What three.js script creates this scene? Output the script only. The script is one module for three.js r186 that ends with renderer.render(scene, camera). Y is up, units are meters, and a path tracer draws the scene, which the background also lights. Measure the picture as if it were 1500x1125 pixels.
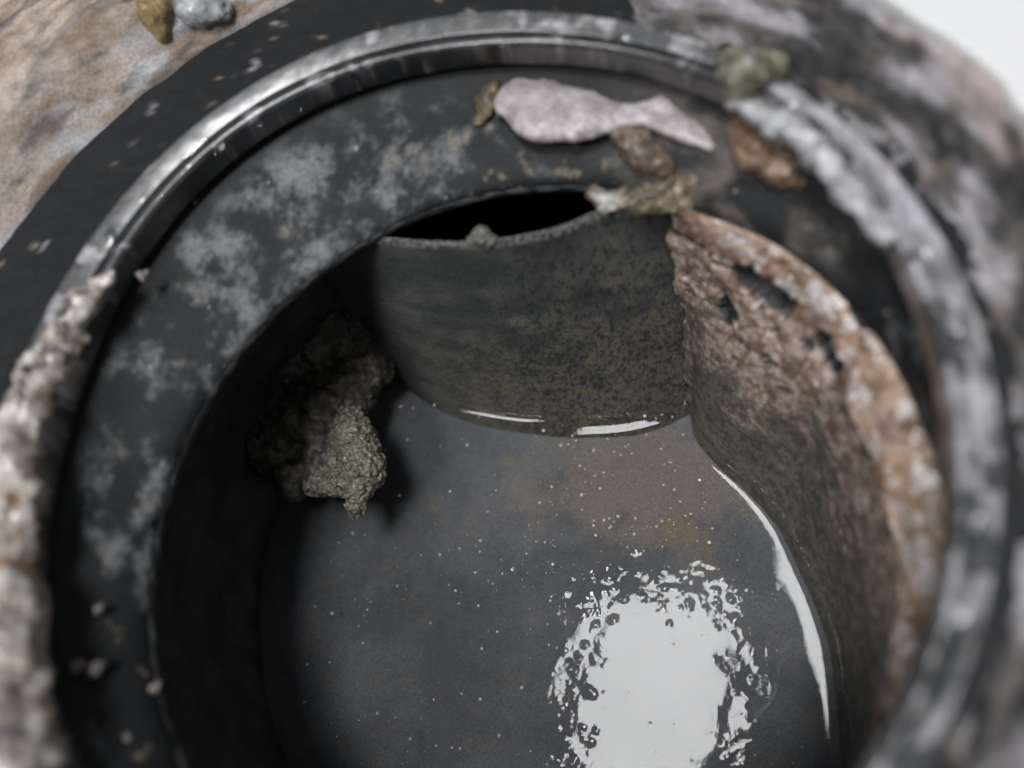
import * as THREE from 'three';
import { ImprovedNoise } from 'three/addons/math/ImprovedNoise.js';
import { mergeGeometries } from 'three/addons/utils/BufferGeometryUtils.js';
import { RectAreaLightUniformsLib } from 'three/addons/lights/RectAreaLightUniformsLib.js';

// ---------------------------------------------------------------- camera, light, exposure (metres; the builders below work in millimetres)
const MM = 0.001, scene = new THREE.Scene();
const camera = new THREE.PerspectiveCamera(54, 4 / 3, 0.005, 20);
{
  const down = new THREE.Vector3(-0.20601, 0.36052, 0.90992), right = new THREE.Vector3(0.97855, 0.0759, 0.19152), back = new THREE.Vector3(0, -0.92966, 0.36842);
  // rows of the turn: world x, y (up) and z seen from the camera's own axes
  const m = new THREE.Matrix4().set(right.x, right.y, right.z, 0, down.x, down.y, down.z, 0, back.x, back.y, back.z, 0, 0, 0, 0, 1);
  camera.quaternion.setFromRotationMatrix(m);
  camera.position.set(0, 0.1, 0);
}
camera.focus = 0.168; camera.userData.fStop = 5;
scene.add(camera);
scene.background = new THREE.Color(0.15, 0.155, 0.16);            // the pale room round the drain
const renderer = new THREE.WebGLRenderer({ antialias: true });
renderer.toneMapping = THREE.LinearToneMapping; renderer.toneMappingExposure = 1.06;
renderer.shadowMap.enabled = true;
RectAreaLightUniformsLib.init();
const LAMP = { x: -0.085, y: 2.3, z: 0.06, w: 0.47, d: 0.68, power: 30 };
const LAMP2 = { x: -1.05, y: 2.3, z: 1.0, w: 0.6, d: 0.6, power: 30 };  // added fill lamp, set to brighten the weir and the right-hand crust
for (const L of [LAMP, LAMP2]) {
  const l = new THREE.RectAreaLight(new THREE.Color(0.985, 0.99, 1), L.power, L.w, L.d);
  l.position.set(L.x, L.y - 0.012, L.z); l.rotation.x = -Math.PI / 2; l.name = 'ceiling_or_fill_glow'; scene.add(l);
}

// ---------------------------------------------------------------- helpers
const noiser = new ImprovedNoise();
const nz = (x, y, z) => noiser.noise(x + 71.3, y + 33.7, z + 12.9);
function fbm(x, y, z, o = 4) { let s = 0, a = 0.5, f = 1; for (let i = 0; i < o; i++) { s += a * nz(x * f, y * f, z * f); f *= 2.03; a *= 0.5; } return s; }
let seed = 20251;
const rnd = () => { seed = (seed + 0x6d2b79f5) | 0; let t = Math.imul(seed ^ (seed >>> 15), 1 | seed); t = (t + Math.imul(t ^ (t >>> 7), 61 | t)) ^ t; return ((t ^ (t >>> 14)) >>> 0) / 4294967296; };
const clamp = (x, a = 0, b = 1) => Math.min(b, Math.max(a, x));
const ss = (a, b, x) => { const t = clamp((x - a) / (b - a)); return t * t * (3 - 2 * t); };
const lerp = (a, b, t) => a + (b - a) * t;
const mix = (a, b, t) => [lerp(a[0], b[0], t), lerp(a[1], b[1], t), lerp(a[2], b[2], t)];
const bump1 = (x, c, w) => Math.exp(-(((x - c) / w) ** 2));
const D2R = Math.PI / 180;
const wrap = (a) => { while (a > Math.PI) a -= 2 * Math.PI; while (a < -Math.PI) a += 2 * Math.PI; return a; };

// surveyed plan position of a point of the photograph that lies at the height Y (all in mm)
function at(px, py, Y) {
  const a = (px - 750) / 1103.96, b = -(py - 562.5) / 1103.96;
  const vx = 0.97855 * a + 0.0759 * b - 0.19152, vy = -0.20601 * a + 0.36052 * b - 0.90992, vz = -0.92966 * b - 0.36842;
  const t = (Y - 100) / vy; return [vx * t, Y, vz * t];
}
function spline(pts) { const c = new THREE.CatmullRomCurve3(pts.map((p) => new THREE.Vector3(...p)), false, 'centripetal'); return (u) => { const p = c.getPoint(clamp(u)); return [p.x, p.y, p.z]; }; }

// a grid of vertices; fn(u, v) -> [x, y, z] in mm, colour(p, u, v) -> linear rgb; uv in units of 20 mm
function grid(nu, nv, fn, colour, closed = false, planar = false) {
  const pos = [], uv = [], col = [], idx = [], P = [];
  for (let j = 0; j <= nv; j++) for (let i = 0; i <= nu; i++) P.push(fn(i / nu, j / nv));
  let lu = 0, lv = 0; const W = nu + 1, mid = nv >> 1, mi = nu >> 1;
  const dist = (a, b) => Math.hypot(a[0] - b[0], a[1] - b[1], a[2] - b[2]);
  for (let i = 0; i < nu; i++) lu += dist(P[mid * W + i], P[mid * W + i + 1]);
  for (let j = 0; j < nv; j++) lv += dist(P[j * W + mi], P[(j + 1) * W + mi]);
  const ru = closed ? Math.max(1, Math.round(lu / 20)) : lu / 20, rv = lv / 20;
  for (let j = 0; j <= nv; j++) for (let i = 0; i <= nu; i++) {
    const p = P[j * W + i]; pos.push(p[0] * MM, p[1] * MM, p[2] * MM); if (planar) { const k = (1 + 0.008 * p[1]) / 20; uv.push((p[0] + 32) * k, (p[2] + 38) * k); } else uv.push(i / nu * ru, j / nv * rv);
    const c = colour ? colour(p, i / nu, j / nv) : [1, 1, 1]; col.push(Math.max(c[0], 0.002), Math.max(c[1], 0.002), Math.max(c[2], 0.002));
  }
  for (let j = 0; j < nv; j++) for (let i = 0; i < nu; i++) { const a = j * W + i; idx.push(a, a + W, a + 1, a + 1, a + W, a + W + 1); }
  const g = new THREE.BufferGeometry();
  g.setAttribute('position', new THREE.Float32BufferAttribute(pos, 3)); g.setAttribute('uv', new THREE.Float32BufferAttribute(uv, 2));
  g.setAttribute('color', new THREE.Float32BufferAttribute(col, 3)); g.setIndex(idx); g.computeVertexNormals();
  if (closed) { const n = g.attributes.normal; for (let j = 0; j <= nv; j++) { const a = j * W, b = a + nu, v = [n.getX(a) + n.getX(b), n.getY(a) + n.getY(b), n.getZ(a) + n.getZ(b)], l = Math.hypot(...v) || 1; n.setXYZ(a, v[0] / l, v[1] / l, v[2] / l); n.setXYZ(b, v[0] / l, v[1] / l, v[2] / l); } }
  return g;
}

// a closed skin (surface nets) round a field; field(x, y, z) < 0 inside, mm
function skin(lo, hi, step, field, colour) {
  const n = [0, 1, 2].map((k) => Math.ceil((hi[k] - lo[k]) / step) + 1), [nx, ny, nz_] = n, F = new Float32Array(nx * ny * nz_);
  const id = (i, j, k) => (k * ny + j) * nx + i;
  for (let k = 0; k < nz_; k++) for (let j = 0; j < ny; j++) for (let i = 0; i < nx; i++) F[id(i, j, k)] = field(lo[0] + i * step, lo[1] + j * step, lo[2] + k * step);
  const cell = new Int32Array(nx * ny * nz_).fill(-1), pos = [], uv = [], col = [], idx = [];
  for (let k = 0; k < nz_ - 1; k++) for (let j = 0; j < ny - 1; j++) for (let i = 0; i < nx - 1; i++) {
    let s = [0, 0, 0], c = 0;
    const edge = (i0, j0, k0, i1, j1, k1) => { const a = F[id(i0, j0, k0)], b = F[id(i1, j1, k1)]; if ((a < 0) !== (b < 0)) { const t = a / (a - b); s[0] += lerp(i0, i1, t); s[1] += lerp(j0, j1, t); s[2] += lerp(k0, k1, t); c++; } };
    for (const [a, b] of [[0, 0], [0, 1], [1, 0], [1, 1]]) { edge(i, j + a, k + b, i + 1, j + a, k + b); edge(i + a, j, k + b, i + a, j + 1, k + b); edge(i + a, j + b, k, i + a, j + b, k + 1); }
    if (!c) continue;
    const p = [lo[0] + s[0] / c * step, lo[1] + s[1] / c * step, lo[2] + s[2] / c * step];
    cell[id(i, j, k)] = pos.length / 3; pos.push(p[0] * MM, p[1] * MM, p[2] * MM); uv.push((p[0] + 0.6 * p[1]) / 20, (p[2] + 0.7 * p[1]) / 20);
    const q = colour(p); col.push(Math.max(q[0], 0.002), Math.max(q[1], 0.002), Math.max(q[2], 0.002));
  }
  const quad = (a, b, c, d, flip) => { if (a < 0 || b < 0 || c < 0 || d < 0) return; flip ? idx.push(a, c, b, a, d, c) : idx.push(a, b, c, a, c, d); };
  for (let k = 1; k < nz_ - 1; k++) for (let j = 1; j < ny - 1; j++) for (let i = 1; i < nx - 1; i++) {
    const a = F[id(i, j, k)] < 0;
    if (a !== (F[id(i + 1, j, k)] < 0)) quad(cell[id(i, j - 1, k - 1)], cell[id(i, j, k - 1)], cell[id(i, j, k)], cell[id(i, j - 1, k)], !a);
    if (a !== (F[id(i, j + 1, k)] < 0)) quad(cell[id(i - 1, j, k - 1)], cell[id(i - 1, j, k)], cell[id(i, j, k)], cell[id(i, j, k - 1)], !a);
    if (a !== (F[id(i, j, k + 1)] < 0)) quad(cell[id(i - 1, j - 1, k)], cell[id(i, j - 1, k)], cell[id(i, j, k)], cell[id(i - 1, j, k)], !a);
  }
  const g = new THREE.BufferGeometry();
  g.setAttribute('position', new THREE.Float32BufferAttribute(pos, 3)); g.setAttribute('uv', new THREE.Float32BufferAttribute(uv, 2));
  g.setAttribute('color', new THREE.Float32BufferAttribute(col, 3)); g.setIndex(idx); g.computeVertexNormals();
  return g;
}
// a lump: capsules a-b with radii, joined smoothly and roughened
function lump(caps, { step = 0.5, k = 1.2, rough = 0.6, size = 3, fine = 0.15, colour, squash = 1 }) {
  const lo = [1e9, 1e9, 1e9], hi = [-1e9, -1e9, -1e9];
  for (const [a, b, ra, rb] of caps) for (const [p, r] of [[a, ra], [b, rb]]) for (let i = 0; i < 3; i++) { lo[i] = Math.min(lo[i], p[i] - r - 2); hi[i] = Math.max(hi[i], p[i] + r + 2); }
  const f = (x, y, z) => {
    let d = 1e9;
    for (const [a, b, ra, rb] of caps) {
      const u = [b[0] - a[0], b[1] - a[1], b[2] - a[2]], w = [x - a[0], y - a[1], z - a[2]], L = u[0] ** 2 + u[1] ** 2 + u[2] ** 2;
      const t = L ? clamp((u[0] * w[0] + u[1] * w[1] + u[2] * w[2]) / L) : 0, e = Math.hypot(w[0] - t * u[0], (w[1] - t * u[1]) / squash, w[2] - t * u[2]) - lerp(ra, rb, t);
      const h = clamp(0.5 + 0.5 * (d - e) / k); d = lerp(d, e, h) - k * h * (1 - h);
    }
    if (d > 3) return d;
    return d + rough * 2 * fbm(x / size, y / size, z / size, 3) + fine * 2 * nz(x * 1.1, y * 1.1, z * 1.1);
  };
  return skin(lo, hi, step, f, colour);
}

const counts = {};
const numbered = (n) => { const c = counts[n] = (counts[n] ?? -1) + 1; return c ? `${n}_${String(c).padStart(3, '0')}` : n; };
function mesh(name, g, m, parent) { const o = new THREE.Mesh(g, m); o.name = parent ? name : numbered(name); o.castShadow = o.receiveShadow = true; (parent ?? scene).add(o); return o; }
function tag(o, label, category, group) { Object.assign(o.userData, { label, category }); if (group) o.userData.group = group; return o; }
function thing(name, label, category, p = [0, 0, 0]) { const o = new THREE.Group(); o.name = numbered(name); o.position.set(p[0] * MM, p[1] * MM, p[2] * MM); scene.add(o); return tag(o, label, category); }
function ground(o) { o.userData.kind = 'structure'; return o; }
// move a geometry so that it is measured from the thing's base
const from = (g, p) => g.translate(-p[0] * MM, -p[1] * MM, -p[2] * MM);

// ---------------------------------------------------------------- textures and materials
const TS = 512;
function field2(fn) { const a = new Float32Array(TS * TS); for (let j = 0; j < TS; j++) for (let i = 0; i < TS; i++) a[j * TS + i] = fn(i / TS, j / TS); return a; }
// noise that repeats: a torus in four dimensions would be ideal; two crossed noises blended at the edges do here
function tileNoise(u, v, f, o, s) {
  const q = (a, b) => fbm(a * f, b * f, s, o), wu = ss(0.75, 1, u), wv = ss(0.75, 1, v);
  return lerp(lerp(q(u, v), q(u - 1, v), wu), lerp(q(u, v - 1), q(u - 1, v - 1), wu), wv);
}
const grainA = field2((u, v) => 0.5 + 0.55 * tileNoise(u, v, 28, 4, 1.5) + 0.25 * tileNoise(u, v, 7, 2, 4.5));
const silt = field2((u, v) => 0.5 + 0.75 * tileNoise(u, v, 60, 3, 9.5));
function tex(a, lo, hi, srgb = false) {
  const d = new Uint8Array(TS * TS * 4);
  for (let i = 0; i < TS * TS; i++) { const c = clamp(lerp(lo, hi, clamp(a[i]))) * 255; d[i * 4] = d[i * 4 + 1] = d[i * 4 + 2] = c; d[i * 4 + 3] = 255; }
  const t = new THREE.DataTexture(d, TS, TS); t.wrapS = t.wrapT = THREE.RepeatWrapping; t.magFilter = THREE.LinearFilter; t.minFilter = THREE.LinearMipmapLinearFilter; t.generateMipmaps = true;
  if (srgb) t.colorSpace = THREE.SRGBColorSpace; t.needsUpdate = true; return t;
}
const T = { grain: tex(grainA, 0.25, 1), bump: tex(grainA, 0, 1), silt: tex(silt, 0.2, 1), siltBump: tex(silt, 0, 1), rough: tex(grainA, 0.3, 1) };
const mat = (o) => new THREE.MeshPhysicalMaterial({ vertexColors: true, side: THREE.DoubleSide, ...o });
const G = (v) => new THREE.Color().setRGB(v, v, v);
const M = {
  plastic: mat({ color: G(1.5), map: T.grain, roughness: 0.62, specularIntensity: 0.55, bumpMap: T.bump, bumpScale: 0.00012 }),
  rim: mat({ color: G(1.3), map: T.grain, roughness: 0.33, bumpMap: T.bump, bumpScale: 0.00003, clearcoat: 1, clearcoatRoughness: 0.2 }),
  wall: mat({ color: G(1.5), map: T.silt, roughness: 0.5, bumpMap: T.siltBump, bumpScale: 0.00025 }),
  mortar: mat({ color: G(1.45), map: T.grain, roughness: 0.5, bumpMap: T.bump, bumpScale: 0.0005, clearcoat: 0.5, clearcoatRoughness: 0.25 }),
  coat: mat({ color: G(1.4), map: T.silt, roughness: 0.55, bumpMap: T.siltBump, bumpScale: 0.00018 }),
  wet: mat({ color: G(1.4), map: T.grain, roughness: 0.4, bumpMap: T.bump, bumpScale: 0.00035, clearcoat: 0.8, clearcoatRoughness: 0.2 }),
  sludge: mat({ color: G(1.4), map: T.grain, roughness: 0.6, bumpMap: T.bump, bumpScale: 0.0004, clearcoat: 0.25, clearcoatRoughness: 0.35 }),
  tip: mat({ color: G(1.45), map: T.grain, roughness: 0.75, bumpMap: T.bump, bumpScale: 0.0005, clearcoat: 0.4, clearcoatRoughness: 0.25 }),
  slime: mat({ color: G(1.2), map: T.grain, roughness: 0.45, bumpMap: T.bump, bumpScale: 0.0004, clearcoat: 0.4, clearcoatRoughness: 0.3 }),
  bed: mat({ color: G(1.45), map: T.grain, roughness: 0.75, bumpMap: T.bump, bumpScale: 0.0002 }),
  tile: mat({ color: G(1), roughness: 0.2 }),
  bottom: mat({ color: G(1.45), map: T.silt, roughness: 0.7, bumpMap: T.siltBump, bumpScale: 0.0002 }),
  water: new THREE.MeshPhysicalMaterial({ color: 0xffffff, transmission: 1, thickness: 0, ior: 1.28, roughness: 0, side: THREE.DoubleSide }),
  bubble: new THREE.MeshPhysicalMaterial({ color: 0xffffff, transmission: 1, thickness: 0, ior: 1.5, roughness: 0, side: THREE.DoubleSide }),
  drop: new THREE.MeshPhysicalMaterial({ color: 0xffffff, transmission: 1, thickness: 0, ior: 1.4, roughness: 0.02, side: THREE.DoubleSide }),
  grit: new THREE.MeshPhysicalMaterial({ color: new THREE.Color().setRGB(0.5, 0.5, 0.48), roughness: 0.3, clearcoat: 1, clearcoatRoughness: 0.05 }),
  lampCase: new THREE.MeshStandardMaterial({ color: 0xe8e8e6, roughness: 0.5 }),
  lampGlow: new THREE.MeshStandardMaterial({ color: 0xffffff, emissive: 0xffffff, emissiveIntensity: 1 }),
};

// ---------------------------------------------------------------- plan of the drain: radii by angle (harmonics), mm
const harm = (c) => (t) => { let s = c[0]; for (let k = 1; k <= 4; k++) s += c[2 * k - 1] * Math.cos(k * t) + c[2 * k] * Math.sin(k * t); return s; };
const CR = [-32.4, -37.9], CL = [-24.2, -23.3];
const rIn = harm([69.39, 0.06, 0.79, -0.78, -0.15, 0.77, 0.11, -0.82, -0.27]), rOut = harm([75.0, -1.1, -0.4, -0.19, 0.3, 0.35, 0.03, -0.06, -0.49]);
const rLip = harm([62.94, -0.19, -0.41, 0.09, -0.33, -0.27, -0.13, 0.05, -0.18]);
const ring = (c, r, t, y) => [c[0] + r * Math.cos(t), y, c[1] + r * Math.sin(t)];
const angR = (p) => Math.atan2(p[2] - CR[1], p[0] - CR[0]);
const WATER = -75, LIP = -16;
const BLACK = [0.014, 0.0155, 0.017], BLUEGREY = [0.086, 0.092, 0.098], LIME = [0.36, 0.355, 0.37], PINK = [0.36, 0.28, 0.26], TAN = [0.27, 0.19, 0.11], BROWN = [0.13, 0.085, 0.055];

// ---------------------------------------------------------------- floor: tiles with a round cut, broken mortar bed
const floor = ground(new THREE.Group()); floor.name = 'floor'; scene.add(floor);
{
  for (let q = 0; q < 4; q++) {
    const s = new THREE.Shape(), sx = [1, -1, -1, 1][q], sy = [1, 1, -1, -1][q], S = 300, g0 = 1.2, R = q === 1 ? 114 : 90;
    s.moveTo(sx * g0, sy * R); s.lineTo(sx * g0, sy * S); s.lineTo(sx * S, sy * S); s.lineTo(sx * S, sy * g0); s.lineTo(sx * R, sy * g0);
    for (let i = 1; i < 36; i++) { const a = i / 36 * Math.PI / 2, rr = R + 1.4 * nz(i * 0.5, q * 5, 2) + 0.6 * nz(i * 1.9, q, 7); s.lineTo(sx * rr * Math.cos(a), sy * rr * Math.sin(a)); }
    s.closePath();
    const g = new THREE.ExtrudeGeometry(s, { depth: 7, bevelEnabled: true, bevelSize: 0.8, bevelThickness: 0.8, bevelSegments: 2 });
    g.rotateX(-Math.PI / 2); g.translate(CR[0], 0.2, CR[1]); g.scale(MM, MM, MM);
    const n = g.attributes.position.count; g.setAttribute('color', new THREE.Float32BufferAttribute(new Float32Array(n * 3).fill(0.78), 3));
    mesh('floor_tile', g, M.tile, floor);
  }
  const wide = (d) => ss(-185, -168, d) * ss(-62, -80, d); // where the flange lies bare and mortar is smeared over the tiles instead
  const bed = grid(640, 90, (u, v) => {
    const t = u * 2 * Math.PI - Math.PI, w = wide(t / D2R), r = lerp(lerp(rOut(t) + 2.5, 97, w), lerp(91.5, 132, w), v), p = ring(CR, r, t, 0);
    const h = 2.6 * fbm(p[0] / 9, 1, p[2] / 9, 5) + 1.5 * fbm(p[0] / 3, 5, p[2] / 3, 3);
    p[1] = lerp(lerp(-3.4, 6, ss(0, 0.9, v)), lerp(-3.6, 9.4, ss(0, 0.38, v)), w) + h * lerp(ss(0, 0.12, v), ss(0.1, 0.3, v), w) * ss(1, 0.9, v); return p;
  }, (p, u, v) => {
    const tt = angR(p), rr = Math.hypot(p[0] - CR[0], p[2] - CR[1]), X = Math.cos(tt) * 5.5, Zq = Math.sin(tt) * 5.5, Y = rr / 5 + p[1] / 9, a = fbm(X, 3 + Y, Zq, 4), b = fbm(X * 1.2 + 9, 8 + Y, Zq * 1.2, 4), c = fbm(X * 1.5, 15 + Y, Zq * 1.5, 3), w = wide(u * 360 - 180);
    let q = mix([0.035, 0.034, 0.034], [0.15, 0.135, 0.128], ss(-0.2, 0.3, a)); q = mix(q, [0.42, 0.4, 0.43], ss(0.0, 0.34, b)); q = mix(q, [0.2, 0.15, 0.11], 0.6 * ss(0.08, 0.3, c));
    q = mix(q, [0.02, 0.021, 0.023], ss(-0.08, -0.24, b)); q = mix(q, [0.45, 0.37, 0.36], (1 - w) * ss(0.6, 0.9, v + 0.5 * a));
    return mix(q, mix(mix([0.3, 0.22, 0.16], [0.52, 0.43, 0.37], ss(-0.15, 0.2, a)), [0.55, 0.55, 0.57], ss(0.3, 0.12, v) * ss(-0.1, 0.15, b)), w * ss(0.02, 0.1, v) * (1 - 0.85 * ss(0.0, 0.25, c + 0.4 * b)));
  }, true, true);
  mesh('mortar_bed', bed, M.bed, floor);
}

// ---------------------------------------------------------------- the drain body
const drain = thing('floor_drain', 'round black plastic floor drain with a water trap and a lime-crusted rim', 'floor drain');
const limeOn = (p) => { // how much lime has dried on the rim: it has its own ragged outline
  const d = angR(p) / D2R;
  return 0.3 * bump1(d, -28, 28) + 0.24 * (bump1(d, 175, 26) + bump1(d, -185, 26)) + 0.26 * bump1(d, 22, 35);
};
{ // flange
  mesh('flange', grid(420, 26, (u, v) => { const t = u * 2 * Math.PI, p = ring(CR, lerp(rOut(t) - 0.6, rOut(t) + 25, v), t, 0); p[1] = -3 + 0.5 * fbm(p[0] / 7, 2, p[2] / 7, 3); return p; }, (p) => {
    const a = fbm(p[0] / 6, 30, p[2] / 6, 5), b = fbm(p[0] / 2.5, 40, p[2] / 2.5, 3), d = angR(p) / D2R, k = 0.3 * bump1(d, -40, 30);
    let q = mix(BLACK, [0.26, 0.25, 0.26], ss(0.3, 0.42, a + 0.3 * b + k)); return mix(q, [0.2, 0.15, 0.11], ss(0.34, 0.44, b + 0.4 * a + 0.4 * k));
  }, true, true), M.plastic, drain);
  // rim: two beads with a groove between
  const prof = (t) => { // t 0 outside .. 1 inside -> height
    const b1 = t < 0.64 ? (2.6 - 1.25 * t / 0.6 - 0.3 * (t / 0.6) ** 2) * ss(0, 0.09, t) * ss(0.65, 0.6, t) : 0, b2 = t > 0.68 ? 1.2 * Math.sqrt(Math.max(0, 1 - ((t - 0.84) / 0.16) ** 2)) : 0;
    return Math.max(b1, b2, 0) - 0.6;
  };
  mesh('rim', grid(720, 56, (u, v) => {
    const t = u * 2 * Math.PI, s = 0.5 - 0.5 * Math.cos(v * Math.PI), r = lerp(rOut(t), rIn(t), s), p = ring(CR, r, t, 0);
    const fill = 0.55 * ss(0.02, 0.2, limeOn(p) - 0.12 + 0.5 * fbm(p[0] / 4, 50, p[2] / 4, 3));
    const right = bump1(angR(p) / D2R, -5, 50); let y = prof(s); const edge = ss(0, 0.08, v) * ss(1, 0.92, v); y = lerp(y, Math.max(y, 1.3), fill * edge) + edge * (0.1 * fbm(p[0] / 4, 2, p[2] / 4, 3) + (0.1 + 0.6 * right) * fill * fbm(p[0] / 3.5, 9, p[2] / 3.5, 3));
    if (v === 0 || v === 1) y = -4.6; p[1] = y; return p;
  }, (p, u, v) => {
    const d = angR(p) / D2R, a = fbm(p[0] / 7, 60 + p[1] / 5, p[2] / 7, 5), b = fbm(p[0] / 2, 70 + p[1] / 2, p[2] / 2, 3), c = fbm(d / 7, (0.5 - 0.5 * Math.cos(v * Math.PI)) * 3.5, 3, 4), groove = bump1(v, 0.6, 0.06) * bump1(d, -65, 22), bare = bump1(d, -98, 3.5) * ss(0.45, 0.6, v);
    let q = mix(mix([0.06, 0.062, 0.065], [0.03, 0.032, 0.034], ss(-0.1, 0.2, a + 0.3 * c)), mix([0.3, 0.3, 0.32], [0.52, 0.51, 0.55], ss(-0.1, 0.2, c + 0.5 * b)), ss(0.0, 0.16, limeOn(p) + 0.85 * a + 0.12 * c + 0.15 * b - 0.15) ); q = mix(q, BLACK, 0.95 * Math.max(groove, bare)); q = mix(q, BLACK, ss(-1.2, -2.4, p[1])); q = mix(q, [0.3, 0.25, 0.22], 0.5 * ss(0.18, 0.34, b + a * 0.5)); return q;
  }, true, true), M.rim, drain);
  // throat from under the rim down to the lip
  const rows = [[0, -4.4, 0.1], [0.02, -5, 1.4], [0.1, -6, 1.9], [0.2, -7, 1.2], [1, LIP, 0]];
  mesh('throat_wall', grid(720, 90, (u, v) => {
    const t = u * 2 * Math.PI; let k = 0; const w = v * 0.93; while (k < rows.length - 2 && w / 0.93 > rows[k + 1][0]) k++;
    const f = clamp((v - rows[k][0]) / (rows[k + 1][0] - rows[k][0])), s = lerp(rows[k][0], rows[k + 1][0], f), y = lerp(rows[k][1], rows[k + 1][1], f), o = lerp(rows[k][2], rows[k + 1][2], f);
    const A = ring(CR, rIn(t) + o, t, y), dx = A[0] - CL[0], dz = A[2] - CL[1], tl = Math.atan2(dz, dx), B = ring(CL, rLip(tl), tl, y);
    const e = ss(0.05, 1, s), n = 0.5 * fbm(A[0] / 5, y / 5, A[2] / 5, 4) * ss(0, 0.1, v) * ss(1, 0.95, v);
    return [lerp(A[0], B[0], e) + n * Math.cos(t), y + n * 0.4, lerp(A[2], B[2], e) + n * Math.sin(t)];
  }, (p, u, v) => {
    const d = angR(p) / D2R, a = fbm(p[0] / 13, p[1] / 8, p[2] / 13, 5), b = fbm(p[0] / 4.5 + 5, p[1] / 3.5, p[2] / 4.5, 4), c = fbm(p[0] / 1.2, p[1] / 1.2 + 20, p[2] / 1.2, 3);
    const more = 0.2 * bump1(d, -112, 24) + 0.09 * bump1(d, -150, 22) - 0.12;
    let q = mix(BLACK, BLUEGREY, ss(-0.12, 0.34, a + 0.7 * b + 0.35 * c + more) * ss(0.15, 0.5, v + 0.6 * a)); q = mix(q, [0.2, 0.205, 0.21], ss(0.04, 0.5, 0.5 * b + a + 0.4 * c + more) * ss(0.25, 0.5, v + 0.5 * a));
    q = mix(q, [0.2, 0.16, 0.11], 0.7 * ss(0.3, 0.44, b + c * 0.4 + 0.16 * bump1(d, -78, 18)) * ss(0.3, 0.6, v));
    q = mix(q, [0.14, 0.12, 0.105], 0.85 * bump1(d, -42, 16) * ss(-0.1, 0.15, a + 0.12)); return mix(q, [0.5, 0.47, 0.46], 0.7 * ss(0.49, 0.54, nz(p[0] / 1.7, p[1] / 1.7, p[2] / 1.7) * 0.7));
  }, true, true), M.plastic, drain);
  // lip: rounded edge and underside running out to the basin wall
  mesh('lip', grid(480, 14, (u, v) => {
    const t = u * 2 * Math.PI, r = rLip(t), pr = [[0, LIP], [-0.35, LIP - 0.5], [-0.45, LIP - 1.2], [-0.2, LIP - 1.9], [1, LIP - 2.3], [20, LIP - 3]];
    const x = v * (pr.length - 1), k = Math.min(pr.length - 2, Math.floor(x)), f = x - k; return ring(CL, r + lerp(pr[k][0], pr[k + 1][0], f), t, lerp(pr[k][1], pr[k + 1][1], f));
  }, (p) => mix(BLACK, BLUEGREY, ss(-0.1, 0.3, fbm(p[0] / 3, p[1], p[2] / 3, 4))), true), M.plastic, drain);
  // basin wall, left open behind the weir where the outlet leaves
  const a0 = -112 * D2R, a1 = -52 * D2R, span = 2 * Math.PI - (a1 - a0);
  const rB = 80;
  mesh('basin_wall', grid(360, 60, (u, v) => { const t = a1 - 0.04 + u * (span + 0.08), y = lerp(LIP - 2.6, -92, v); const r = rB - 5 * ss(0.5, 1, v) + 0.8 * fbm(Math.cos(t) * 6, y / 10, Math.sin(t) * 6, 3); return ring(CL, r, t, y); },
    (p) => mix([0.028, 0.031, 0.03], [0.06, 0.064, 0.056], ss(-0.2, 0.3, fbm(p[0] / 8, p[1] / 8, p[2] / 8, 4)))), M.wall, drain);
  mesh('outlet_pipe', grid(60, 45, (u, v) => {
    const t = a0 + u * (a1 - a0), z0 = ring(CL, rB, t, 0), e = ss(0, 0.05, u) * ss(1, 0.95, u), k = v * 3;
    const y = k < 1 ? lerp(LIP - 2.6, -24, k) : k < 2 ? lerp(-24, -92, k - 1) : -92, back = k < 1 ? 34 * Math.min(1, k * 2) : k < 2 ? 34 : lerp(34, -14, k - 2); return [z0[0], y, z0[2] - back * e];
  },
    () => [0.006, 0.006, 0.006]), M.wall, drain);
}
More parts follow.
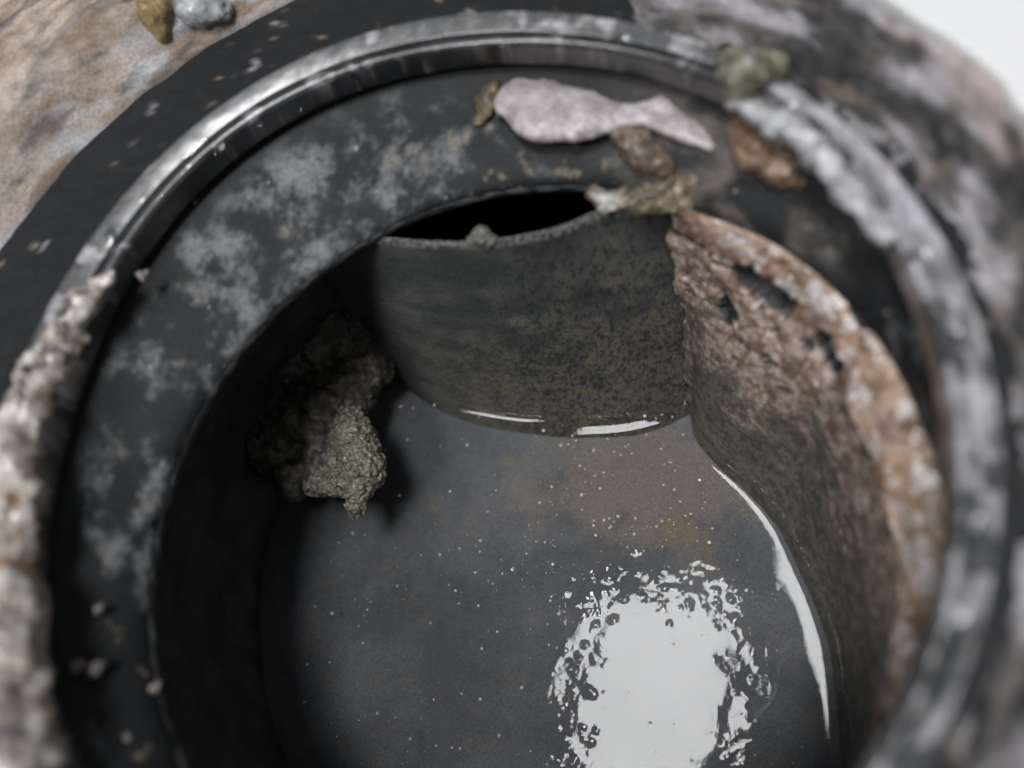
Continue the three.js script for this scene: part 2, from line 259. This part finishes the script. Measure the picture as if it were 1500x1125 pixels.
// ---------------------------------------------------------------- weir: the curved wall that holds the water back
const WT = [[330, 318], [430, 338], [540, 351], [620, 359], [700, 360], [770, 351], [830, 336], [880, 316], [940, 305], [1012, 286]].map(([a, b]) => at(a, b, -18));
const WB = [[380, 405], [480, 476], [590, 558], [650, 587], [720, 604], [790, 612], [860, 614], [930, 607], [1000, 583], [1060, 548]].map(([a, b]) => at(a, b, WATER));
const weirT = spline(WT), weirB = spline(WB);
{
  mesh('weir', grid(360, 150, (u, v) => {
    const T_ = weirT(u), B = weirB(u); let dx = T_[0] - B[0], dz = T_[2] - B[2]; const L = Math.hypot(dx, dz), th = 1.5;
    // v: back foot -> back of the crest -> front of the crest -> water line -> foot
    const at_ = (s) => { const e = s - 0.035 * Math.sin(Math.PI * s) * 0 + 0.02 * ss(0.36, 0.4, s) - 0.02 * s; return [lerp(T_[0], B[0], e), lerp(-18, WATER, s), lerp(T_[2], B[2], e)]; };
    let p;
    if (v < 0.2) { const s = 1 - v / 0.2; p = at_(s); p[0] += dx / L * th; p[2] += dz / L * th; }
    else if (v < 0.26) { const s = (v - 0.2) / 0.06; p = at_(0); p[0] += dx / L * th * (1 - s); p[2] += dz / L * th * (1 - s); p[1] += 0.5 * Math.sin(s * Math.PI) + 0.5 * fbm(u * 60, s * 3, 4, 3); }
    else p = at_((v - 0.26) / 0.74 * 1.15);
    const n = 0.22 * fbm(p[0] / 4, p[1] / 4, p[2] / 4, 4) * ss(0.26, 0.3, v); p[2] += n; return p;
  }, (p, u, v) => {
    const s = (v - 0.26) / 0.74, a = fbm(p[0] / 9, p[1] / 9, p[2] / 9, 4), b = fbm(p[0] * 1.2, p[1] * 0.8, p[2] * 1.2, 3), e = fbm(p[0] / 2.2, p[1] / 2.2, p[2] / 2.2, 3);
    let q = mix([0.06, 0.066, 0.062], [0.1, 0.106, 0.1], ss(-0.2, 0.3, a));
    const silt_ = ss(0.2, 0.75, s + 0.8 * a + 0.12 * (u - 0.6)) * ss(0.2, 0.45, u) ; q = mix(q, [0.16, 0.13, 0.085], silt_ * ss(-0.25, 0.3, b + 0.6 * e)); q = mix(q, [0.022, 0.024, 0.024], 0.8 * ss(0.02, -0.28, b + 0.4 * e) * ss(0.35, 0.6, u));
    q = mix(q, [0.16, 0.155, 0.145], 0.6 * ss(0.2, 0.4, b) * silt_);
    if (v > 0.19 && v < 0.272) q = mix(q, [0.26, 0.265, 0.25], ss(-0.02, 0.22, fbm(u * 90, v * 40, 2, 3) + 0.1)); return q;
  }), M.wall, drain);
  // bottom of the basin, silted
  mesh('basin_bottom', grid(220, 220, (u, v) => { const x = lerp(-112, 62, u), z = lerp(-110, 62, v), d = Math.hypot(x - CL[0], z - CL[1]) / 76; return [x, -83 + 6 * ss(0.55, 1.05, d) + 0.8 * fbm(x / 14, 3, z / 14, 3), z]; }, (p) => {
    const a = fbm(p[0] / 22, 4, p[2] / 22, 3), b = fbm(p[0] / 13, 14, p[2] / 13, 4), g = fbm(p[0] / 2, 24, p[2] / 2, 3), e = fbm(p[0] / 5, 34, p[2] / 5, 4);
    let q = mix([0.062, 0.068, 0.076], [0.104, 0.109, 0.118], ss(-0.3, 0.35, a + 0.25 * g)); q = mix(q, [0.155, 0.13, 0.108], 0.85 * ss(0.15, 0.75, bump1(p[0], -8, 26) * bump1(p[2], -46, 17) + 0.8 * b + 0.25 * g));
    q = mix(q, [0.15, 0.112, 0.058], 0.65 * ss(0.15, 0.95, g * 0.5 + 1.3 * e + 0.75 * bump1(p[0], 3, 7) * bump1(p[2], -31, 9))); return mix(q, [0.045, 0.05, 0.06], 0.7 * ss(0.25, 0.7, bump1(p[0], -22, 14) * bump1(p[2], -25, 9) + b * 0.8));
  }), M.bottom, drain);
}

// ---------------------------------------------------------------- mortar crust along the right of the basin
const ST = [ // lip, slit, middle of the wall, water line
  [[985, 300], [985, 335], [1000, 450], [1013, 580]], [[1080, 333], [1050, 375], [1030, 500], [1022, 622]], [[1149, 366], [1105, 412], [1072, 550], [1054, 662]], [[1239, 440], [1170, 462], [1130, 600], [1102, 705]],
  [[1302, 522], [1216, 529], [1180, 640], [1150, 762]], [[1343, 604], [1247, 610], [1215, 715], [1186, 836]], [[1371, 679], [1280, 690], [1245, 800], [1208, 888]], [[1384, 760], [1302, 775], [1265, 880], [1226, 948]],
  [[1374, 840], [1318, 860], [1280, 960], [1237, 1045]], [[1349, 925], [1308, 960], [1272, 1050], [1238, 1135]], [[1322, 1010], [1290, 1060], [1255, 1140], [1225, 1220]], [[1270, 1120], [1255, 1160], [1230, 1230], [1195, 1310]],
];
const HT = [LIP + 0.4, -23, -46, WATER], stripe = [0, 1, 2, 3].map((k) => spline(ST.map((s) => at(...s[k], HT[k]))));
{
  const crust = thing('mortar_crust', 'brown crumbling mortar crust lining the basin wall below the rim, beside the weir', 'mortar', at(1230, 700, WATER).map((x, i) => (i === 1 ? WATER : x)));
  const o = [crust.position.x / MM, crust.position.y / MM, crust.position.z / MM];
  const c0 = [-24, -50, -23];
  const outw = (p) => { const dx = p[0] - c0[0], dz = p[2] - c0[2], l = Math.hypot(dx, dz); return [dx / l, 0, dz / l]; };
  const curveAt = (u, s) => spline([stripe[0](u), stripe[1](u), stripe[2](u), stripe[3](u)])(s);
  // the band along the lip
  const NB = 46, slit = (u) => 4 * Math.max(bump1(u, 0.19, 0.06), 0.9 * bump1(u, 0.345, 0.04)) * (1 + 0.9 * fbm(u * 40, 77, 3, 3));
  const band = grid(420, NB, (u, v) => {
    const A = stripe[0](u), B = stripe[1](u), w = outw(A); let p;
    if (v < 0.15) { const s = v / 0.15; p = [A[0] + w[0] * 3 * (1 - s), lerp(A[1] - 4, A[1], s), A[2] + w[2] * 3 * (1 - s)]; }
    else if (v < 0.85) { const s = (v - 0.15) / 0.7; p = [lerp(A[0], B[0], s), lerp(A[1], B[1], s) + 1.6 * Math.sin(s * Math.PI), lerp(A[2], B[2], s)]; }
    else { const s = (v - 0.85) / 0.15; p = [B[0] + w[0] * 2.5 * s, B[1] - 3 * s, B[2] + w[2] * 2.5 * s]; }
    const k = ss(0.05, 0.25, v) * ss(1, 0.8, v), n = 1.7 * fbm(p[0] / 7, p[1] / 7, p[2] / 7, 3) + 0.3 * fbm(p[0] / 2, p[1] / 2, p[2] / 2, 3);
    const gap = slit(u) * ss(0.7 + 0.2 * fbm(u * 60, 3, 8, 2), 0.86, v);
    return [p[0] - w[0] * (n * k - gap), p[1] + n * k * 0.8 - gap, p[2] - w[2] * (n * k - gap)];
  }, (p, u, v) => {
    const a = fbm(p[0] / 5, p[1] / 5, p[2] / 5, 4), b = fbm(p[0] / 3 + 7, p[1] / 3, p[2] / 3, 4), c = fbm(p[0] / 1.3, p[1] / 1.3, p[2] / 1.3 + 4, 3);
    let q = mix([0.3, 0.18, 0.11], [0.56, 0.38, 0.27], ss(-0.2, 0.25, a + 0.3 * c)); q = mix(q, [0.68, 0.6, 0.56], ss(0.06, 0.2, b + 0.2 * c) * ss(0.1, 0.3, v)); q = mix(q, [0.75, 0.7, 0.68], ss(0.16, 0.24, fbm(p[0] / 4, p[1] / 4 + 50, p[2] / 4, 3))); q = mix(q, [0.5, 0.38, 0.38], 0.6 * ss(0.1, 0.3, -b + 0.4 * c));
    q = mix(q, [0.015, 0.017, 0.02], ss(1.2, 2.2, slit(u) * ss(0.68, 0.82, v))); return mix(q, [0.1, 0.068, 0.05], 0.8 * ss(-0.2, -0.36, 0.6 * c + 0.7 * a));
  });
  mesh('crust_band', from(band, o), M.wet, crust);
  // the coated wall below it
  const cu = new Map(); const colAt = (u) => { const k = Math.round(u * 1e5); if (!cu.has(k)) cu.set(k, spline([stripe[1](u), stripe[2](u), stripe[3](u)])); return cu.get(k); };
  const wallG = grid(420, 200, (u, v) => {
    const s = Math.min(1, v / 0.88); let p = colAt(u)(s); const w = outw(p);
    if (v > 0.88) { const e = (v - 0.88) / 0.12; p = [p[0] - w[0] * 1.5 * e, WATER - 12 * e, p[2] - w[2] * 1.5 * e]; }
    const lo = ss(0.45, 0.1, v), n = (0.35 + 0.9 * lo) * fbm(p[0] / 6, p[1] / 6, p[2] / 6, 3) + (0.12 + 0.2 * lo) * fbm(p[0] / 1.4, p[1] / 1.4, p[2] / 1.4, 3);
    const pit = slit(u) * ss(0.1, 0.03, v + 0.03 * fbm(u * 50, 8, 2, 2)) + 3 * bump1(u, 0.13 + 0.02 * nz(v * 30, 2, 3), 0.025) * bump1(v, 0.22, 0.07) + 2.2 * ss(0.15, 0.3, fbm(p[0] / 5 + 3, p[1] / 3, p[2] / 5, 3)) * ss(0.36, 0.2, v) * ss(0.55, 0.4, u), k = ss(1, 0.86, v) * 0.8 + 0.2, side = (0.9 + 2.6 * fbm(v * 9, 4, 4, 4)) * ss(0.035, 0, u);
    return [p[0] - side - w[0] * (n * k - pit), p[1], p[2] - w[2] * (n * k - pit)];
  }, (p, u, v) => {
    const a = fbm(p[0] / 8, p[1] / 8, p[2] / 8, 4), b = fbm(p[0] / 3, p[1] / 3, p[2] / 3 + 9, 4), c = fbm(p[0] / 1.1, p[1] / 1.6, p[2] / 1.1, 3);
    const up = ss(0.62, 0.12, v + 0.55 * a + 0.25 * (u - 0.3));
    let q = mix([0.092, 0.086, 0.077], [0.16, 0.143, 0.122], ss(-0.2, 0.25, b + 0.5 * c)); q = mix(q, mix([0.26, 0.18, 0.135], [0.52, 0.385, 0.32], ss(-0.15, 0.25, b + 0.5 * c)), up);
    q = mix(q, [0.58, 0.49, 0.46], up * ss(0.12, 0.26, c + 0.4 * b)); q = mix(q, [0.015, 0.017, 0.02], ss(0.14, 0.24, fbm(p[0] / 5 + 3, p[1] / 3, p[2] / 5, 3)) * ss(0.4, 0.22, v) * ss(0.6, 0.4, u));
    q = mix(q, [0.018, 0.02, 0.024], ss(1, 2, slit(u) * ss(0.1, 0.04, v + 0.03 * fbm(u * 50, 8, 2, 2)))); q = mix(q, [0.02, 0.023, 0.027], ss(0.35, 0.5, bump1(u, 0.13 + 0.02 * nz(v * 30, 2, 3), 0.025) * bump1(v, 0.22, 0.07))); q = mix(q, [0.28, 0.22, 0.13], 0.5 * ss(0.2, 0.35, c) * (1 - up)); return mix(q, [0.06, 0.052, 0.045], 0.5 * ss(-0.12, -0.34, 0.6 * c + 0.8 * b));
  });
  mesh('wall_coating', from(wallG, o), M.coat, crust);
}

// ---------------------------------------------------------------- bubbles, each lifting the water a little
const dimples = [];
{
  const cap = new THREE.SphereGeometry(1, 24, 12, 0, 2 * Math.PI, 0, Math.PI * 0.52);
  const bub = (px, py, r, label, group) => { const p = at(px, py, WATER), o = mesh('bubble', cap, M.bubble); o.position.set(p[0] * MM, (WATER - 0.02 * r) * MM, p[2] * MM); o.scale.set(r * MM, r * 0.4 * MM, r * MM); dimples.push([p[0], p[2], r]); return tag(o, label, 'bubble', group); };
  const big = [[866, 836, 1.5, 'oval bubble at the top of the little bubble ring on the water'], [866, 868, 2.6, 'largest bubble, in the middle of the little bubble ring on the water'], [828, 868, 0.9, 'bubble at the outer side of the little bubble ring, away from the pale reflection'], [855, 900, 1.1, 'bubble just under the little bubble ring, above the pale reflection edge'], [932, 805, 0.9, 'single larger bubble on the water above the pale reflection'], [893, 846, 1.2, 'bubble of the little ring that lies nearest to the pale reflection'], [838, 846, 0.7, 'smallest bubble of the little ring on the water']];
  for (const [x, y, r, l] of big) bub(x, y, r, l);
  for (let i = 0; i < 150; i++) { // along the ragged border of the pale reflection
    const k = rnd(), e = (rnd() + rnd() + rnd() - 1.5) * 40; let x, y;
    if (k < 0.45) { x = lerp(850, 1090, rnd()); y = 862 + e + 0.05 * (x - 870); } else if (k < 0.8) { y = lerp(860, 1120, rnd()); x = 868 - (y - 860) * 0.12 + e; } else { y = lerp(860, 1120, rnd()); x = 1085 + e * 0.7; }
    bub(x, y, 0.3 + 0.55 * rnd() ** 2.2, 'tiny clear bubble floating along the ragged edge of the pale reflection', 'tiny bubbles round the pale reflection');
  }
}

// ---------------------------------------------------------------- water with a meniscus along the walls and a wrinkled film
{
  const X0 = -106, X1 = 50, Z0 = -102, Z1 = 50, H = 0.22, nx = Math.round((X1 - X0) / H), nzn = Math.round((Z1 - Z0) / H);
  const edge = []; for (let i = 0; i <= 1400; i++) { const p = weirB(i / 1400); edge.push([p[0], p[2]]); } const e2 = []; for (let i = 0; i <= 2200; i++) { const p = stripe[3](i / 2200); e2.push([p[0], p[2]]); }
  const B = 2.4, cells = new Map(), key = (x, z) => Math.floor(x / B) * 4000 + Math.floor(z / B);
  for (const e of [...edge, ...e2]) { const k = key(...e); if (!cells.has(k)) cells.set(k, []); cells.get(k).push(e); }
  const near = (x, z) => { let d = 144; for (let i = -5; i <= 5; i++) for (let j = -5; j <= 5; j++) { const c = cells.get(key(x + i * B, z + j * B)); if (c) for (const e of c) d = Math.min(d, (e[0] - x) ** 2 + (e[1] - z) ** 2); } return Math.sqrt(d); };
  const film = [[905, 850], [1075, 860], [1098, 950], [1066, 1160], [822, 1160], [858, 980]].map(([a, b]) => { const p = at(a, b, WATER); return [p[0], p[2]]; });
  const filmD = (x, z) => { let d = 1e9, inside = false; for (let i = 0, j = film.length - 1; i < film.length; j = i++) { const [ax, az] = film[j], [bx, bz] = film[i], t = clamp(((x - ax) * (bx - ax) + (z - az) * (bz - az)) / ((bx - ax) ** 2 + (bz - az) ** 2)); d = Math.min(d, Math.hypot(x - ax - t * (bx - ax), z - az - t * (bz - az))); if ((az > z) !== (bz > z) && x < (bx - ax) * (z - az) / (bz - az) + ax) inside = !inside; } return inside ? -d : d; };
  const dc = new Map(); for (const e of dimples) for (let i = -1; i <= 1; i++) for (let j = -1; j <= 1; j++) { const k = Math.floor(e[0] / 4 + i) * 4000 + Math.floor(e[1] / 4 + j); if (!dc.has(k)) dc.set(k, []); dc.get(k).push(e); }
  const h = (x, z) => {
    const m = near(x, z), d = filmD(x, z); let y = 1.5 * (Math.exp(-m / 2.1) - Math.exp(-12 / 2.1));
    const k = Math.exp(-((d / (d < 0 ? 7 : 8)) ** 2)); if (k > 0.01) { const f = ss(0, 0.25, fbm(x / 5, 61, z / 5, 2) + 0.1); y += k * (0.1 * nz(x / 6, 5, z / 6) + f * (0.034 * nz(x / 1.9, 25, z / 1.9) + 0.016 * nz(x / 0.95, 8, z / 0.95))); } for (const [bx, bz, br] of dc.get(Math.floor(x / 4) * 4000 + Math.floor(z / 4)) ?? []) { const q = ((x - bx) ** 2 + (z - bz) ** 2) / (br * br); if (q < 7) y += 0.16 * br * Math.exp(-q); } return y;
  };
  const g = grid(nx, nzn, (u, v) => { const x = lerp(X0, X1, u), z = lerp(Z0, Z1, v); return [x, WATER + h(x, z), z]; });
  g.deleteAttribute('color');
  ground(mesh('water', g, M.water));
}

// ---------------------------------------------------------------- lumps and deposits
const A3 = (list, dflt) => list.map(([px, py, y, r]) => ({ p: at(px, py, y), r }));
const chain = (list) => { const q = A3(list), out = []; for (let i = 0; i < Math.max(1, q.length - 1); i++) out.push([q[i].p, (q[i + 1] ?? q[i]).p, q[i].r, (q[i + 1] ?? q[i]).r]); return out; };
function deposit(name, label, category, chains, opt, m) {
  const caps = chains.flatMap(chain), b = caps[0][0].slice(); b[1] = Math.min(...caps.map((c) => Math.min(c[0][1] - c[2], c[1][1] - c[3])));
  const g = from(lump(caps, opt), b), o = mesh(name, g, m); o.position.set(b[0] * MM, b[1] * MM, b[2] * MM); return tag(o, label, category);
}
const tone = (lo, hi, spot, size = 3) => (p) => { const a = fbm(p[0] / size, p[1] / size, p[2] / size, 4), b = fbm(p[0] / size * 2.1 + 8, p[1] / size * 2.1, p[2] / size * 2.1, 3); return mix(mix(lo, hi, ss(-0.22, 0.25, a)), spot, 0.8 * ss(0.12, 0.3, b)); };

{
  const base = at(430, 640, -72), t = thing('mortar_lump', 'dark sludge on the shadowed side wall ending in a jagged grey-olive mortar tip', 'mortar', base);
  const part = (name, chains, opt, m) => mesh(name, from(lump(chains.flatMap(chain), opt), base), m, t);
  part('sludge', [[[560, 480, -66, 5], [536, 540, -65, 6], [470, 590, -63, 8], [405, 650, -64, 7.5], [430, 712, -64, 3.8]], [[500, 480, -60, 9], [420, 530, -62, 10], [370, 600, -64, 9], [345, 690, -66, 5]], [[420, 540, -62, 9], [330, 570, -62, 8]], [[470, 590, -63, 7], [470, 680, -64, 5]], [[536, 540, -65, 5], [505, 600, -63, 4.6]]],
    { step: 0.5, k: 3, rough: 1.5, size: 5, fine: 0.1, colour: tone([0.03, 0.026, 0.021], [0.1, 0.088, 0.067], [0.15, 0.135, 0.1], 3) }, M.sludge);
  part('mortar_tip', [[[512, 612, -60.5, 3.2], [519, 640, -60, 4.6], [533, 685, -60, 4.1], [521, 742, -61, 2.3]], [[533, 685, -60, 3.6], [500, 705, -62, 3.2], [470, 715, -63, 2]], [[538, 650, -61, 2.6], [548, 700, -62, 2]], [[498, 630, -61.5, 3], [492, 690, -62, 2.6], [455, 712, -63, 2.2]]],
    { step: 0.28, k: 2, rough: 0.85, size: 2.4, fine: 0.34, colour: tone([0.085, 0.078, 0.058], [0.24, 0.22, 0.165], [0.4, 0.36, 0.28], 0.9) }, M.tip);
}
deposit('slime_flap', 'pale pinkish flap of slime clinging to the drain throat above the dark outlet gap', 'slime',
  [[[760, 146, -8, 4.6], [800, 163, -8.5, 6.2], [848, 171, -8.5, 5.2], [890, 172, -8.5, 3], [928, 166, -8.5, 1.6], [970, 150, -8, 1]], [[925, 172, -8.5, 1.6], [975, 178, -9, 2.4], [1010, 194, -9, 2], [1042, 215, -9.5, 0.8]], [[970, 150, -8, 1], [1000, 185, -9, 1.6]]],
  { step: 0.32, k: 2, squash: 0.42, rough: 0.6, size: 4.2, fine: 0.03, colour: tone([0.46, 0.38, 0.39], [0.66, 0.6, 0.61], [0.5, 0.41, 0.43], 4) }, M.slime);
deposit('mortar_smear', 'thin yellow-brown smear on the throat wall beside the round end of the pale flap', 'mortar', [[[722, 128, -7, 1.6], [712, 155, -8.5, 2], [702, 180, -10, 1]]], { step: 0.35, squash: 0.6, rough: 0.7, size: 2.4, fine: 0.15, colour: tone([0.1, 0.08, 0.05], [0.24, 0.19, 0.12], [0.16, 0.13, 0.09]) }, M.mortar);
for (const [x, y, h, rr, label] of [[210, 404, -3, 1, 'pale crumb on the inner edge of the rim beside the pile of pinkish crumbs'], [308, 386, -11, 0.6, 'single pale speck of mortar on the grey-stained throat wall'], [140, 980, -8, 1.1, 'larger pinkish crumb of the pair on the dark side throat wall'], [113, 976, -7, 0.8, 'smaller pinkish crumb of the pair on the dark side throat wall'], [226, 1008, -15.5, 0.9, 'pale crumb stuck on the lip just above the dark basin wall'], [145, 893, -9, 0.7, 'elongated pale crumb on the dark side throat wall above the pinkish pair']])
  deposit('mortar_crumb', label, 'mortar', [[[x, y, h, rr], [x + 5, y - 4, h, rr * 0.8]]], { step: 0.25, rough: 0.4, size: 1.6, fine: 0.1, colour: tone([0.17, 0.145, 0.135], [0.32, 0.28, 0.26], [0.24, 0.2, 0.18], 2) }, M.mortar);
deposit('slime_clump', 'small tan clump of slime just under the pale pinkish flap', 'slime', [[[905, 200, -9.5, 1.2], [932, 212, -10, 2.9], [945, 228, -10.5, 2.6], [975, 248, -12, 1.8]]], { step: 0.35, rough: 0.9, size: 2.4, fine: 0.15, colour: tone([0.15, 0.11, 0.08], [0.26, 0.19, 0.14], [0.33, 0.25, 0.22]) }, M.slime);
deposit('mortar_smear', 'tan mortar smear with a white end lying along the lip over the outlet gap', 'mortar',
  [[[872, 283, -14, 1.3], [888, 298, -15, 1.6], [930, 293, -15, 2], [975, 282, -15, 2.4], [1030, 270, -15, 2.2]], [[960, 300, -16, 1.8], [1000, 300, -16.5, 1.8]]],
  { step: 0.4, k: 1.5, rough: 0.8, size: 2.6, fine: 0.2, colour: (p) => mix(tone([0.12, 0.09, 0.06], [0.26, 0.2, 0.13], [0.34, 0.28, 0.2])(p), [0.62, 0.6, 0.56], bump1(Math.hypot(p[0] - at(888, 297, -14)[0], p[2] - at(888, 297, -14)[2]), 0, 2)) }, M.mortar);
deposit('mortar_smear', 'orange-brown mortar lump stuck on the throat wall under the white rim scale', 'mortar',
  [[[1085, 190, -6, 2.2], [1108, 222, -7, 3.4], [1150, 252, -8, 2.4], [1170, 268, -9, 1.2]]], { step: 0.4, k: 1.5, rough: 0.7, size: 3, fine: 0.15, colour: tone([0.17, 0.1, 0.055], [0.36, 0.24, 0.16], [0.45, 0.33, 0.27]) }, M.mortar);
deposit('mortar_crumb', 'olive-tan mortar crumb sitting across the rim beside the white scale', 'mortar',
  [[[1070, 90, 2, 2.2], [1088, 112, 2, 3.2], [1080, 140, 0, 2.6]], [[1088, 112, 2, 3], [1130, 100, 1, 2.6]]], { step: 0.5, rough: 1, size: 3, fine: 0.2, colour: tone([0.1, 0.09, 0.06], [0.26, 0.24, 0.17], [0.36, 0.35, 0.3]) }, M.mortar);
deposit('rim_scale', 'thick whitish scale crusted on the rim beside the orange-brown lump', 'scale',
  [[[1075, 150, 0.3, 0.8], [1110, 165, 0.5, 1.6], [1150, 185, 0.5, 2.1], [1190, 220, 0.5, 2], [1240, 280, 0.5, 1.7], [1300, 350, 0.4, 1.6]]], { step: 0.5, rough: 0.9, size: 3.2, fine: 0.2, colour: tone([0.36, 0.36, 0.37], [0.6, 0.6, 0.62], [0.2, 0.19, 0.17]) }, M.mortar);
deposit('rim_crust', 'long crust of pale pinkish mortar crumbs piled on the rim opposite the brown crust', 'mortar',
  [[[165, 400, 0.6, 1.2], [125, 440, 0.8, 2], [92, 490, 1, 2.6], [62, 540, 1, 3], [45, 600, 1.2, 3.2], [22, 660, 1.4, 3.4], [30, 730, 1.2, 3.2], [12, 800, 1.6, 3.6], [8, 880, 2, 4], [2, 960, 2.2, 5], [8, 1030, 2.2, 5.6], [14, 1110, 2, 6], [20, 1200, 2, 6]]],
  { step: 0.6, k: 3, rough: 1.35, size: 4.5, fine: 0.15, colour: (p) => { const q = tone([0.36, 0.3, 0.26], [0.72, 0.67, 0.62], [0.56, 0.46, 0.38], 4)(p), a = fbm(p[0] / 3, 90, p[2] / 3, 3); return mix(mix(q, [0.42, 0.19, 0.06], 0.8 * ss(0.22, 0.32, a)), [0.09, 0.08, 0.085], ss(-0.16, -0.28, a)); } }, M.wet);
deposit('mortar_drip', 'ochre drip of old mortar at the broken tile edge above the rim', 'mortar', [[[200, -20, 5, 3], [228, 20, 4, 3.6], [240, 52, 1, 2]]], { step: 0.6, rough: 0.8, size: 4, colour: tone([0.2, 0.14, 0.05], [0.34, 0.25, 0.1], [0.4, 0.33, 0.2]) }, M.mortar);
deposit('mortar_drip', 'bluish white dab of dried mortar next to the ochre drip', 'mortar', [[[270, -12, 3, 3], [285, 15, 2, 3], [320, 12, 1, 2.4]]], { step: 0.6, rough: 1, size: 3, colour: tone([0.3, 0.32, 0.34], [0.5, 0.53, 0.55], [0.4, 0.4, 0.4]) }, M.mortar);
deposit('mortar_crumb', 'small grey crumb resting on the crest of the weir', 'mortar', [[[690, 352, -17.5, 1], [706, 346, -17, 1.7], [722, 352, -17.5, 1]]], { step: 0.3, rough: 0.4, size: 2, fine: 0.12, colour: tone([0.12, 0.115, 0.1], [0.26, 0.25, 0.22], [0.3, 0.3, 0.28]) }, M.mortar);

// ---------------------------------------------------------------- water drops on the rim
{
  const dome = new THREE.SphereGeometry(1, 40, 16, 0, 2 * Math.PI, 0, Math.PI / 2);
  for (const [px, py, a, b, label] of [[290, 215, 5.2, 1.5, 'longest water drop on the bare rim, along its outer side'], [278, 243, 2.3, 1.1, 'oval water drop on the rim, lower one of two beneath the longest drop'], [327, 216, 2.2, 1.1, 'oval water drop on the rim, upper one of two beneath the longest drop'], [238, 289, 0.9, 0.8, 'small round water drop on the rim nearest to the pile of pinkish crumbs'], [382, 184, 0.9, 0.8, 'small round water drop on the rim, uppermost of the drops'], [440, 163, 0.7, 0.6, 'tiny water drop on the inner ridge of the rim past the uppermost drop']]) {
    const p = at(px, py, 1.0), t = angR(p), o = mesh('water_drop', dome, M.drop), n = new THREE.Vector3(-Math.cos(t) * 0.4, 0.917, -Math.sin(t) * 0.4), x = new THREE.Vector3(-Math.sin(t), 0, Math.cos(t));
    o.quaternion.setFromRotationMatrix(new THREE.Matrix4().makeBasis(x, n, new THREE.Vector3().crossVectors(x, n))); o.position.set(p[0] * MM, p[1] * MM, p[2] * MM); o.scale.set(a * MM, 0.55 * MM, b * MM); tag(o, label, 'water drop', 'water drops on the rim');
  }
}

// ---------------------------------------------------------------- grit on the water
{
  const gritG = new THREE.IcosahedronGeometry(1, 1); { const a = gritG.attributes.position; for (let i = 0; i < a.count; i++) { const s = 1 + 0.35 * nz(a.getX(i) * 2, a.getY(i) * 2, a.getZ(i) * 2); a.setXYZ(i, a.getX(i) * s, a.getY(i) * s * 0.7, a.getZ(i) * s); } gritG.computeVertexNormals(); }
  const spots = []; for (let i = 0; i < 2600 && spots.length < 420; i++) {
    const x = lerp(440, 1180, rnd()), y = lerp(590, 1120, rnd()); const dens = (0.35 + 1.2 * ss(-0.05, 0.25, fbm(x / 60, y / 60, 5, 3))) * (0.2 + 0.9 * bump1(x, 930, 130) * bump1(y, 720, 90) + 0.5 * bump1(x, 780, 120) * bump1(y, 840, 80) + 0.4 * bump1(x, 510, 60) * bump1(y, 830, 80));
    if (rnd() > dens || x > 1020 + (y - 600) * 0.35) continue; spots.push([at(x, y, WATER), 0.1 + 0.32 * rnd() ** 2.6]);
  }
  const im = new THREE.InstancedMesh(gritG, M.grit, spots.length), mm = new THREE.Matrix4(), q = new THREE.Quaternion(), e = new THREE.Euler();
  spots.forEach(([p, r], i) => { q.setFromEuler(e.set(0, rnd() * 6, 0)); mm.compose(new THREE.Vector3(p[0] * MM, (WATER + 0.05) * MM, p[2] * MM), q, new THREE.Vector3(r * MM, r * MM, r * MM)); im.setMatrixAt(i, mm); const g_ = 0.5 + 0.7 * rnd(), w_ = 0.12 * rnd(); im.setColorAt(i, new THREE.Color().setRGB(g_, g_ * (1 - 0.4 * w_), g_ * (1 - w_))); });
  im.name = 'grit'; im.userData = { kind: 'stuff', label: 'pale specks of grit floating on the dark trap water', category: 'grit' }; scene.add(im);
}

// ---------------------------------------------------------------- the ceiling lamp that the water and the rim mirror, and an added fill lamp
for (const [L, label] of [[LAMP, 'flat oblong ceiling lamp straight over the drain, mirrored in the water'], [LAMP2, 'added flat square fill lamp off to the side, brightening the weir and the crust']]) {
  const o = thing('ceiling_or_fill_lamp', label, 'lamp', [L.x / MM, L.y / MM, L.z / MM]);
  const c = mesh('casing', new THREE.BoxGeometry(L.w + 0.04, 0.05, L.d + 0.04), M.lampCase, o); c.position.y = 0.03;
  const d = mesh('diffuser', new THREE.BoxGeometry(L.w, 0.008, L.d), M.lampGlow, o); d.position.y = -0.002;
}
renderer.render(scene, camera);
